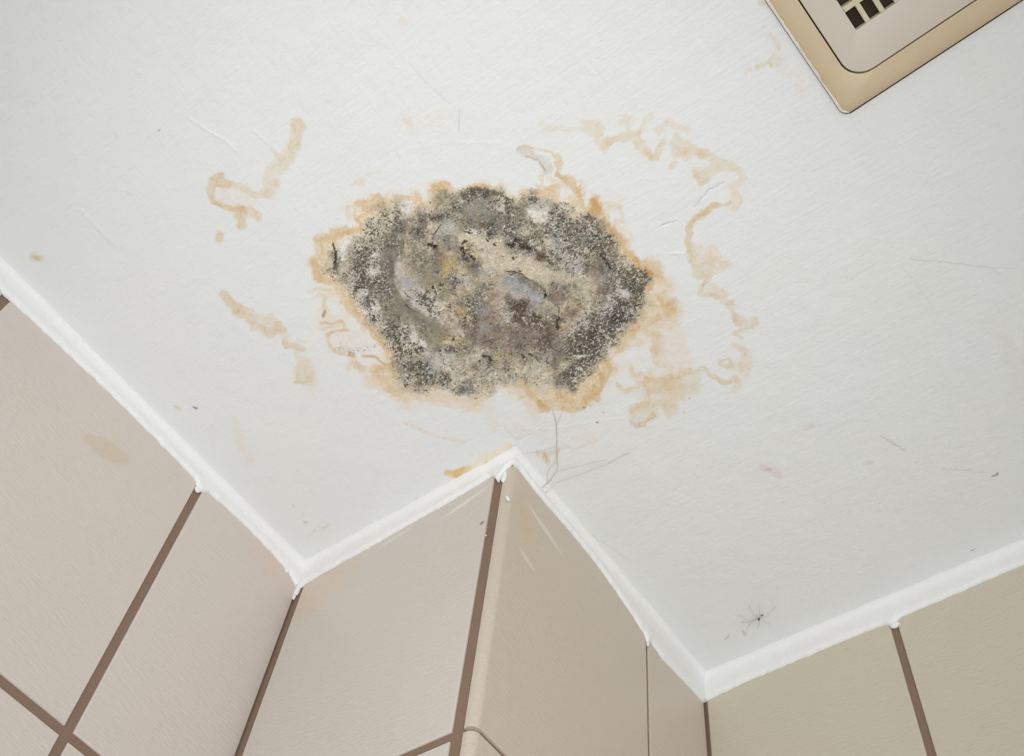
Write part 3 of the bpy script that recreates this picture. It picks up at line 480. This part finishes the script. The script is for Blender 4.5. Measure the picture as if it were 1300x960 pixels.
pBo = on_wall(612, 664, 1, YB); pA2 = on_wall(352, 712, 0, XA)
Z3 = (0, 0, 0)
mtA = tile_material('glazed_tile_left', TILE, [(pA, (.05, .030, .012), (math.radians(-25), 0, 0), (198, 175, 148), .5, .12), (pA2, (.05, .05, .03), Z3, (205, 182, 164), .45, .5)])
mtB = tile_material('glazed_tile_pillar_side', (199, 190, 179), [(pB, (.06, .05, .045), Z3, (206, 182, 158), .5, .5), (pB2, (.026, .05, .003), (0, math.radians(14), 0), (226, 220, 212), .6, .4), (pB3, (.022, .05, .003), (0, math.radians(8), 0), (222, 216, 208), .4, .4), (pBo, (.003, .05, .003), Z3, (170, 110, 60), .8, .2)])
mtC = tile_material('glazed_tile_pillar_face', (194, 180, 163), [(pC, (.05, .022, .03), Z3, (200, 174, 140), .45, .5), (pC2, (.05, .034, .0035), (math.radians(14), 0, 0), (216, 210, 202), .6, .4), (pC3, (.05, .012, .003), (math.radians(14), 0, 0), (218, 212, 202), .5, .4)])
mtD = tile_material('glazed_tile_right', (194, 185, 165))
MG = mat('grout', (132, 110, 94), rough=.9, spec=.1, bump=.4, bscale=240, bdist=.001, mott=.07, mscale=30)
FLOORZ = 0.0
def wall(name, ax, o, sgn, a0, a1, joints, tm, jw, edge0=0., edge1=0., back0=0., back1=0., nose=False):
    """tiled wall in the plane axis ax = o, room on the sgn side; a0..a1 along the other axis; joints: upright joints; nose: the tile at a1 wraps the outer corner"""
    bm = bmesh.new()
    def P(a, z, out): return (o+sgn*out, a, z) if ax == 0 else (a, o+sgn*out, z)
    def box(al, ah, zl, zh, d0, d1, mi, bev=0):
        vs = [bm.verts.new(P(a, z, d)) for d in (d0, d1) for z in (zl, zh) for a in (al, ah)]
        fs = [bm.faces.new([vs[i] for i in f]) for f in ((0, 1, 3, 2), (4, 6, 7, 5), (0, 4, 5, 1), (2, 3, 7, 6), (0, 2, 6, 4), (1, 5, 7, 3))]
        for f in fs: f.material_index = mi
        if bev:
            es = list({e for e in fs[1].edges}); bmesh.ops.bevel(bm, geom=es, offset=bev, segments=3, profile=.6, affect='EDGES', material=-1)
    box(a0+back0, a1-back1, FLOORZ, CEIL-.002, -.028, -.0022, 1)
    zs = [CAMZ+.622-.352*k for k in range(0, 6)]       # level joints
    zz = [CEIL-.008]+[z for z in zs if z > .02]+[FLOORZ]
    js = sorted([a0+edge0]+list(joints)+[a1-edge1])
    for i in range(len(js)-1):
        l = js[i]+(jw/2 if js[i] in joints else 0); r = js[i+1]-(jw/2 if js[i+1] in joints else 0)
        if r-l < .004: continue
        for k in range(len(zz)-1):
            zt = zz[k]-(jw/2 if k > 0 else 0); zb = zz[k+1]+(jw/2 if k < len(zz)-2 else 0)
            if nose and i == len(js)-2:
                R = .0088; pr = [(l+.0004, -.0060), (l+.0004, -.0004), (l+.001, 0)]+[(a1-R+R*math.sin(t), -R+R*math.cos(t)) for t in np.linspace(0, math.pi/2, 10)]+[(a1, -.0112), (a1-.0004, -.0116), (a1-.0105, -.0116), (a1-.0105, -.006)]
                lo = [bm.verts.new(P(x, zb, d)) for x, d in pr]; hi = [bm.verts.new(P(x, zt, d)) for x, d in pr]
                bm.faces.new(lo); bm.faces.new(hi)
                for j in range(len(pr)): bm.faces.new([lo[j], lo[(j+1) % len(pr)], hi[(j+1) % len(pr)], hi[j]])
            else: box(l, r, zb, zt, -.0082, 0, 0, .0016)
    bmesh.ops.recalc_face_normals(bm, faces=bm.faces)
    me = bpy.data.meshes.new(name); bm.to_mesh(me); bm.free()
    o_ = link(name, me, [tm, MG]); tag(o_, kind='structure')
    for p in me.polygons: p.use_smooth = True
    me.set_sharp_from_angle(angle=math.radians(50))
    md = o_.modifiers.new('wn', 'WEIGHTED_NORMAL'); md.keep_sharp = True
    return o_
wall('wall_left', 0, XA, -1, YB, 1.5, [-.3725+.297*k for k in range(0, 7)], mtA, .0105, 0, 0, -.02)
wall('wall_inner', 1, YB, 1, XC+.0120, XA, [], mtB, .0100, .0135, .0115, 0, -.02)
wall('wall_pillar', 0, XC, -1, YD, YB, [YB-.2775], mtC, .0048, .003, 0, -.02, .0118, True)
wall('wall_right', 1, YD, 1, -1.6, XC, [.2520-.297*k for k in range(0, 7)], mtD, .0092, 0, .003, 0, -.02)
# ----------------------------------------------------------------- painted cove bead between tiles and ceiling
def cove():
    path = [(XA, 1.5), (XA, YB), (XC, YB), (XC, YD), (-1.6, YD)]
    nrm = [(-1, 0), (0, 1), (-1, 0), (0, 1)]
    tab = [  # depth of the bead below the ceiling along each stretch (position along the wall, depth)
        [(1.5, .026), (-.08, .0265), (-.126, .024), (-.18, .0215), (-.24, .0205), (-.325, .0212), (-.362, .0225), (-.3725, .0335), (-.384, .0235), (-.43, .0190), (-.487, .0200), (-.525, .0235), (YB, .034)],
        [(XA, .038), (.8155, .036), (.805, .0335), (.7577, .0303), (.7088, .029), (.658, .0254), (.6035, .0237), (.5588, .0193), (.530, .0162), (.5205, .034), (.512, .017), (XC, .0125)],
        [(YB, .0125), (-.552, .0115), (-.575, .0142), (-.6015, .0158), (-.6535, .0148), (-.69, .0158), (-.72, .0185), (-.7526, .0238), (-.79, .0325), (-.8175, .041), (-.8235, .0495), (-.830, .042), (-.8556, .0475), (YD, .040)],
        [(XC, .036), (.449, .0314), (.3878, .0308), (.2847, .0293), (.262, .030), (.252, .036), (.242, .029), (.187, .0279), (.0949, .0256), (-1.6, .026)]]
    prof = [(.0118, -.0004), (.0090, .0007), (.0069, .0020), (.0054, .0042), (.0044, .0080), (.0038, .45), (.0042, .70), (.0040, .86), (.0030, .95), (.0012, 1.0), (-.0012, 1.01)]
    bm = bmesh.new(); rings = []; rnd = random.Random(4)
    for k in range(4):
        (x0, y0), (x1, y1) = path[k], path[k+1]; L = math.hypot(x1-x0, y1-y0); n = max(4, int(L/.0035)) if k in (0, 1, 2, 3) else 4
        tb = sorted(tab[k]); ta = [t[0] for t in tb]; tv = [t[1] for t in tb]
        for i in range(n+(1 if k == 3 else 0)):
            t = i/n; x = x0+(x1-x0)*t; y = y0+(y1-y0)*t; a = y if k % 2 == 0 else x
            h = float(np.interp(a, ta, tv)); X_ = np.array([a*140+k*77]); h += 0*.0009*float(fbm(X_, X_*0, 201, 3)[0])*1.6; hn = .0012*float(fbm(X_, X_*0, 201, 3)[0])+.0006*float(fbm(X_*3.1, X_*0, 207, 2)[0])
            h_cf = 0; cf = min(1, max(0, min(t*L, (1-t)*L)/.012)); nn = nrm[k]; jx = cf*.0011*float(fbm(X_*.35, X_*0+9, 203, 3)[0])
            m = (nn[0]+nrm[k-1][0], nn[1]+nrm[k-1][1]) if (i == 0 and k > 0) else nn
            h += hn*cf; ring = []
            for j, (o_, zf) in enumerate(prof):
                z = zf*min(1, h/.022) if j < 5 else zf*h
                w_ = 1 if j < 3 else .35
                off = o_+jx*w_+(cf*.0006*float(fbm(X_*1.3, X_*0+j*.8, 209, 3)[0]) if 2 < j < 10 else 0)
                ring.append(bm.verts.new((x+m[0]*off, y+m[1]*off, CEIL-z)))
            rings.append(ring)
    for a, b in zip(rings[:-1], rings[1:]):
        for j in range(len(prof)-1): bm.faces.new([a[j], b[j], b[j+1], a[j+1]])
    # paint drips and dabs that belong to the bead
    def dab(p, r, seed):
        v0 = len(bm.verts); res = bmesh.ops.create_icosphere(bm, subdivisions=3, radius=1)
        for v in res['verts']:
            c = v.co; f = 1+.25*float(fbm(np.array([c.x*2.+seed]), np.array([c.y*2.+c.z]), 220, 2)[0])
            v.co = Vector((p[0]+c.x*r[0]*f, p[1]+c.y*r[1]*f, p[2]+c.z*r[2]*f))
    dab(on_wall(378, 748, 1, YB), (.0050, .0032, .012), 1); dab(on_wall(374, 757, 1, YB), (.0022, .002, .006), 2)
    dab(on_wall(636, 596, 1, YB), (.010, .0028, .009), 3); dab(on_wall(640, 605, 1, YB), (.004, .0022, .010), 7); dab(on_wall(645, 633, 0, XC), (.0015, .0035, .0032), 4); dab(on_wall(1136, 794, 1, YD), (.006, .0030, .004), 5)
    dab(on_wall(364, 725, 0, XA), (.0018, .0030, .0025), 8); dab(on_wall(251, 622, 0, XA), (.0022, .0042, .004), 9); dab(on_wall(617, 680, 1, YB), (.0009, .0009, .0009), 10); dab(on_wall(822, 816, 0, XC), (.0022, .0022, .006), 11)
    bmesh.ops.recalc_face_normals(bm, faces=bm.faces)
    me = bpy.data.meshes.new('trim_1'); bm.to_mesh(me); bm.free()
    for p in me.polygons: p.use_smooth = True
    me.set_sharp_from_angle(angle=math.radians(48))
    return tag(link('trim_1', me, mat('cove_paint', (227, 225, 222), rough=.5, spec=.35, bump=.5, bscale=170, bdist=.0015, mott=.02, mscale=12)), kind='structure')
cove()
# ----------------------------------------------------------------- ceiling extractor vent
def rrect(x0, y0, x1, y1, r, n=10):
    p = []
    for cx_, cy_, a0 in ((x1-r, y1-r, 0), (x0+r, y1-r, 90), (x0+r, y0+r, 180), (x1-r, y0+r, 270)):
        for i in range(n+1):
            a = math.radians(a0+90*i/n); p.append((cx_+r*math.cos(a), cy_+r*math.sin(a)))
    return p
def lathe_frame(loops, mats_idx=None):
    """closed loops (same count) joined in order: list of (points, z)"""
    bm = bmesh.new(); R_ = [[bm.verts.new((x, y, z)) for x, y in pts] for pts, z in loops]
    for a, b in zip(R_[:-1], R_[1:]):
        n = len(a)
        for i in range(n): bm.faces.new([a[i], a[(i+1) % n], b[(i+1) % n], b[i]])
    return bm, R_
def finish(name, bm, m, parent=None, ang=40):
    bmesh.ops.remove_doubles(bm, verts=bm.verts, dist=1e-6)
    bmesh.ops.recalc_face_normals(bm, faces=bm.faces); me = bpy.data.meshes.new(name); bm.to_mesh(me); bm.free()
    for p in me.polygons: p.use_smooth = True
    me.set_sharp_from_angle(angle=math.radians(ang))
    return link(name, me, m, parent)
def vent():
    root = bpy.data.objects.new('ceiling_vent', None); COL.objects.link(root)
    th = math.radians(2.9); O = (.0174, -.3943)
    # local x runs along the lower border, local y up the left border, z towards the room
    root.matrix_world = Matrix(((-math.cos(th), math.sin(th), 0, O[0]), (math.sin(th), math.cos(th), 0, O[1]), (0, 0, -1, CEIL), (0, 0, 0, 1)))
    tag(root, 'square beige plastic extractor vent with slotted grille set in ceiling', 'vent')
    W_, H_ = .2613, .2667; B = .0224; BY = .0247
    MF = mat('yellowed_plastic', (199, 180, 149), rough=.42, spec=.4, bump=.25, bscale=60, bdist=.0008, mott=.05, mscale=26)
    MP = mat('beige_plastic', (197, 186, 171), rough=.42, spec=.4, bump=.12, bscale=90, bdist=.0006, mott=.02, mscale=10)
    MD = mat('painted_cavity_shade', (62, 52, 42), rough=.9, spec=.1, mott=.2, mscale=50)
    MSh = mat('painted_gap_shadow', (84, 68, 52), rough=.9, spec=.1, mott=.1)
    MPt = mat('paint_overlap', (232, 230, 226), rough=.5, bump=.4, bscale=120)
    top = .0085
    fr = lambda e, r, z: (rrect(e, e, W_-e, H_-e, r), z)
    L_ = [fr(.0012, .007, .0008), fr(0, .008, .0014), fr(0, .008, .0026), fr(.0007, .008, .0038), fr(.0025, .0085, .0055), fr(.0060, .010, .0072), fr(.0110, .012, top-.0002), fr(.0150, .014, top),
          (rrect(B-.0012, BY-.0012, W_-B+.0012, H_-BY+.0012, .0215), top), (rrect(B-.0004, BY-.0004, W_-B+.0004, H_-BY+.0004, .021), top-.0007), (rrect(B-.0004, BY-.0004, W_-B+.0004, H_-BY+.0004, .021), .002)]
    bm, _ = lathe_frame(L_); finish('frame', bm, MF, root)
    # rim of ceiling paint caught on the left edge
    bm = bmesh.new(); rnd = random.Random(7); prev = None
    pts = [(0.0, y) for y in np.linspace(.145, .010, 60)]+[(.008-.008*math.cos(a), .008-.008*math.sin(a)) for a in np.linspace(0, 1.25, 14)]
    for i, (x, y) in enumerate(pts):
        a = np.array([i*.23]); wd = .0016+.0022*float(fbm(a, a*0, 301, 3)[0])
        if i < 62: nx, ny = 1, 0
        else:
            t = math.atan2(.008-y, .008-x); nx, ny = math.cos(t), math.sin(t)
        s = min(1, i/6, (len(pts)-1-i)/5)
        ring = [bm.verts.new((x-nx*.0002, y-ny*.0002, .0016)), bm.verts.new((x-nx*.0003*s, y-ny*.0003*s, .0027)), bm.verts.new((x+nx*.0007*s, y+ny*.0007*s, .0038+.0004*s)), bm.verts.new((x+nx*(.0010+wd*.6*s), y+ny*(.0010+wd*.6*s), .0048+.0006*s)), bm.verts.new((x+nx*(.0012+wd*s), y+ny*(.0012+wd*s), .0044))]
        if prev:
            for j in range(4): bm.faces.new([prev[j], prev[j+1], ring[j+1], ring[j]])
        prev = ring
    tag(finish('paint_rim', bm, MPt, root), 'white paint caught on the frame edge')
    bm, _ = lathe_frame([(rrect(-.0009, -.0021, W_+.0009, H_+.0005, .009), -.0006), (rrect(-.0008, -.0020, W_+.0008, H_+.0004, .0088), .0007), (rrect(.0016, .0016, W_-.0016, H_-.0016, .007), .0009)]); finish('shadow_rim', bm, MSh, root)  # dark-coloured rim painted as the shadow line round the frame
    # inner panel with its grille cut out
    b2 = B+.0009; c2 = BY+.0009; cols, rows = 12, 6; gx0, gy0 = .0483, .0638; pw, ph = .0141, .02406; cw, ch = .00956, .01872
    gx1 = gx0+cols*pw-(pw-cw); gy1 = gy0+rows*ph-(ph-ch)
    o1 = rrect(b2, c2, W_-b2, H_-c2, .0205); n = len(o1)
    def hole_loop(e, r): return rrect(gx0-e, gy0-e, gx1+e, gy1+e, r)
    bm, R_ = lathe_frame([(o1, .002), (o1, top-.0007), (rrect(b2+.0007, c2+.0007, W_-b2-.0007, H_-c2-.0007, .020), top), (hole_loop(.0012, .0012), top), (hole_loop(.0002, .0005), top-.0008), (hole_loop(.0002, .0005), .0015)])
    finish('cover_panel', bm, MP, root)
    bm = bmesh.new()
    def bar(x0, y0, x1, y1, z0, z1, bev=.0006):
        vs = [bm.verts.new((x, y, z)) for z in (z0, z1) for y in (y0, y1) for x in (x0, x1)]
        fs = [bm.faces.new([vs[i] for i in f]) for f in ((0, 1, 3, 2), (4, 5, 7, 6), (0, 1, 5, 4), (2, 3, 7, 6), (0, 2, 6, 4), (1, 3, 7, 5))]
        bmesh.ops.bevel(bm, geom=list(fs[1].edges), offset=bev, segments=2, affect='EDGES')
    for i in range(cols-1): bar(gx0+cw+pw*i, gy0-.0002, gx0+pw*(i+1), gy1+.0002, .0012, top-.0009)
    for j in range(rows-1): bar(gx0-.0002, gy0+ch+ph*j, gx1+.0002, gy0+ph*(j+1), .0010, top-.0007)
    bmesh.ops.recalc_face_normals(bm, faces=bm.faces); me = bpy.data.meshes.new('grille'); bm.to_mesh(me); bm.free(); link('grille', me, mat('grille_plastic', (201, 189, 160), rough=.42, spec=.4, mott=.03), root)
    # dark-coloured sheet painted as the shade of the cavity behind the grille
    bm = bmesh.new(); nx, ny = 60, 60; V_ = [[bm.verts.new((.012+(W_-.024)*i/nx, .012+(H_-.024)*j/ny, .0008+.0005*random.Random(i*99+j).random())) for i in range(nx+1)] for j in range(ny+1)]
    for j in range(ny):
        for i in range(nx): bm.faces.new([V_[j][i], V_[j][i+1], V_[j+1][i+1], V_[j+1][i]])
    tag(finish('filter', bm, MD, root, 180), 'dark sheet painted as the cavity shade behind the slots')
vent()
# ----------------------------------------------------------------- spider
def tube(bm, pts, rads, seg=6):
    prev = None; pts = [Vector(p) for p in pts]
    for i, p in enumerate(pts):
        d = (pts[min(i+1, len(pts)-1)]-pts[max(i-1, 0)]).normalized(); up = Vector((0, 0, 1)) if abs(d.z) < .9 else Vector((1, 0, 0))
        a = d.cross(up).normalized(); b = d.cross(a).normalized()
        r = rads[i] if isinstance(rads, (list, tuple)) else rads
        ring = [bm.verts.new(p+a*r*math.cos(2*math.pi*k/seg)+b*r*math.sin(2*math.pi*k/seg)) for k in range(seg)]
        if prev:
            for k in range(seg): bm.faces.new([prev[k], prev[(k+1) % seg], ring[(k+1) % seg], ring[k]])
        else: bm.faces.new(ring)
        prev = ring
    bm.faces.new(prev[::-1])
def smooth_pts(P, n=5):
    out = []; P = [Vector(p) for p in P]
    for i in range(len(P)-1):
        p0, p1, p2, p3 = P[max(i-1, 0)], P[i], P[i+1], P[min(i+2, len(P)-1)]
        for k in range(n):
            t = k/n; out.append(.5*((2*p1)+(p2-p0)*t+(2*p0-5*p1+4*p2-p3)*t*t+(3*p1-p0-3*p2+p3)*t**3))
    return out+[P[-1]]
def spider():
    su, sv = 964.5, 780.5; zc = .9955
    root = bpy.data.objects.new('spider', None); COL.objects.link(root); base = at_ceiling(su, sv); root.location = base
    tag(root, 'tiny long-legged brown spider on the white ceiling near the lower right cove', 'spider')
    bm = bmesh.new()
    def blob(c, r, ang):
        res = bmesh.ops.create_icosphere(bm, subdivisions=3, radius=1)
        for v in res['verts']:
            p = v.co; x, y = p.x*r[0], p.y*r[1]; v.co = Vector((c[0]+x*math.cos(ang)-y*math.sin(ang), c[1]+x*math.sin(ang)+y*math.cos(ang), c[2]+p.z*r[2]))
    h = at_ceiling(967, 778)-base; t_ = at_ceiling(963, 783)-base; ang = math.atan2(h.y-t_.y, h.x-t_.x)
    blob((t_.x, t_.y, -.0042), (.0023, .0013, .0012), ang); blob((h.x, h.y, -.0042), (.0012, .0010, .0008), ang); blob((h.x*1.25, h.y*1.25, -.0042), (.0006, .0005, .0004), ang)
    bmesh.ops.recalc_face_normals(bm, faces=bm.faces); me = bpy.data.meshes.new('body'); bm.to_mesh(me); bm.free()
    for p in me.polygons: p.use_smooth = True
    link('body', me, mat('spider_brown', (104, 82, 72), rough=.5, mott=.2, mscale=400), root)
    ml = mat('spider_leg', (186, 182, 174), rough=.5, mott=.1, mscale=400)
    for knee, tip in [((956, 776), (951, 769)), ((964, 773), (963.5, 766)), ((973, 777), (984, 771)), ((974, 787), (976, 791)), ((962, 790), (961, 797)), ((952, 786), (949, 798)), ((948, 786), (941, 790)), ((950, 783), (937, 781))]:
        bm = bmesh.new(); k = at_ceiling(*knee)-base; t = at_ceiling(*tip)-base; s = Vector((h.x*.6, h.y*.6, -.0042))
        tube(bm, smooth_pts([s, (k.x*.5, k.y*.5, -.0058), (k.x, k.y, -.0064), (k.x*.45+t.x*.55, k.y*.45+t.y*.55, -.0030), (t.x, t.y, -.0004)], 4), [.00034]*9+[.00026]*8, 5)
        me = bpy.data.meshes.new('leg'); bmesh.ops.recalc_face_normals(bm, faces=bm.faces); bm.to_mesh(me); bm.free(); link('leg', me, ml, root)
spider()
# ----------------------------------------------------------------- dusty cobweb by the projecting corner
def strand_set(name, sets, r, m, label, cat):
    bm = bmesh.new()
    for pts, k in sets:
        P = smooth_pts([at_ceiling(u, v, 1-d) for u, v, d in pts], 5)
        rr = random.Random(int(pts[0][0])); tube(bm, P, [r*k*(.75+.5*rr.random()) for _ in P], 5)
    bmesh.ops.recalc_face_normals(bm, faces=bm.faces); me = bpy.data.meshes.new(name); bm.to_mesh(me); bm.free()
    for p in me.polygons: p.use_smooth = True
    tag(link(name, me, m), label, cat)
MW = mat('dusty_thread', (200, 192, 190), rough=.9, spec=.1, mott=.15, mscale=200)
strand_set('cobweb', [([(701, 520, .0010), (705, 535, .003), (706, 550, .004), (706, 566, .004), (707, 582, .004), (707, 595, .004), (699, 609, .003), (694, 614, .0025)], 1.25),
    ([(701.5, 521, .001), (706, 536, .0035), (707, 560, .005), (706, 590, .005)], .7), ([(714, 523, .001), (709, 533, .003), (706, 540, .004)], .7),
    ([(705, 586, .004), (697, 596, .004), (694.5, 603, .004), (694, 613, .004), (683, 622, .006)], 1.0), ([(797, 576, .0008), (771, 589, .003), (740, 600.5, .004), (708, 612, .005), (698, 621, .006), (685, 631, .009), (664, 641, .012)], .75),
    ([(772, 583, .0008), (740, 590, .003), (708, 599, .004)], .55), ([(800, 574, .0008), (785, 580, .002), (771, 589, .003)], .5), ([(683, 622, .006), (689, 619, .006), (694, 614, .005), (699, 609, .004)], .9),
    ([(683, 622, .006), (688, 630, .008), (697, 621, .006)], .7), ([(650, 580, .004), (664, 576, .002), (690, 572, .002), (706, 566, .003)], .5)],
    .00028, MW, 'dusty grey cobweb threads hanging between mould patch and projecting tiled corner', 'cobweb')
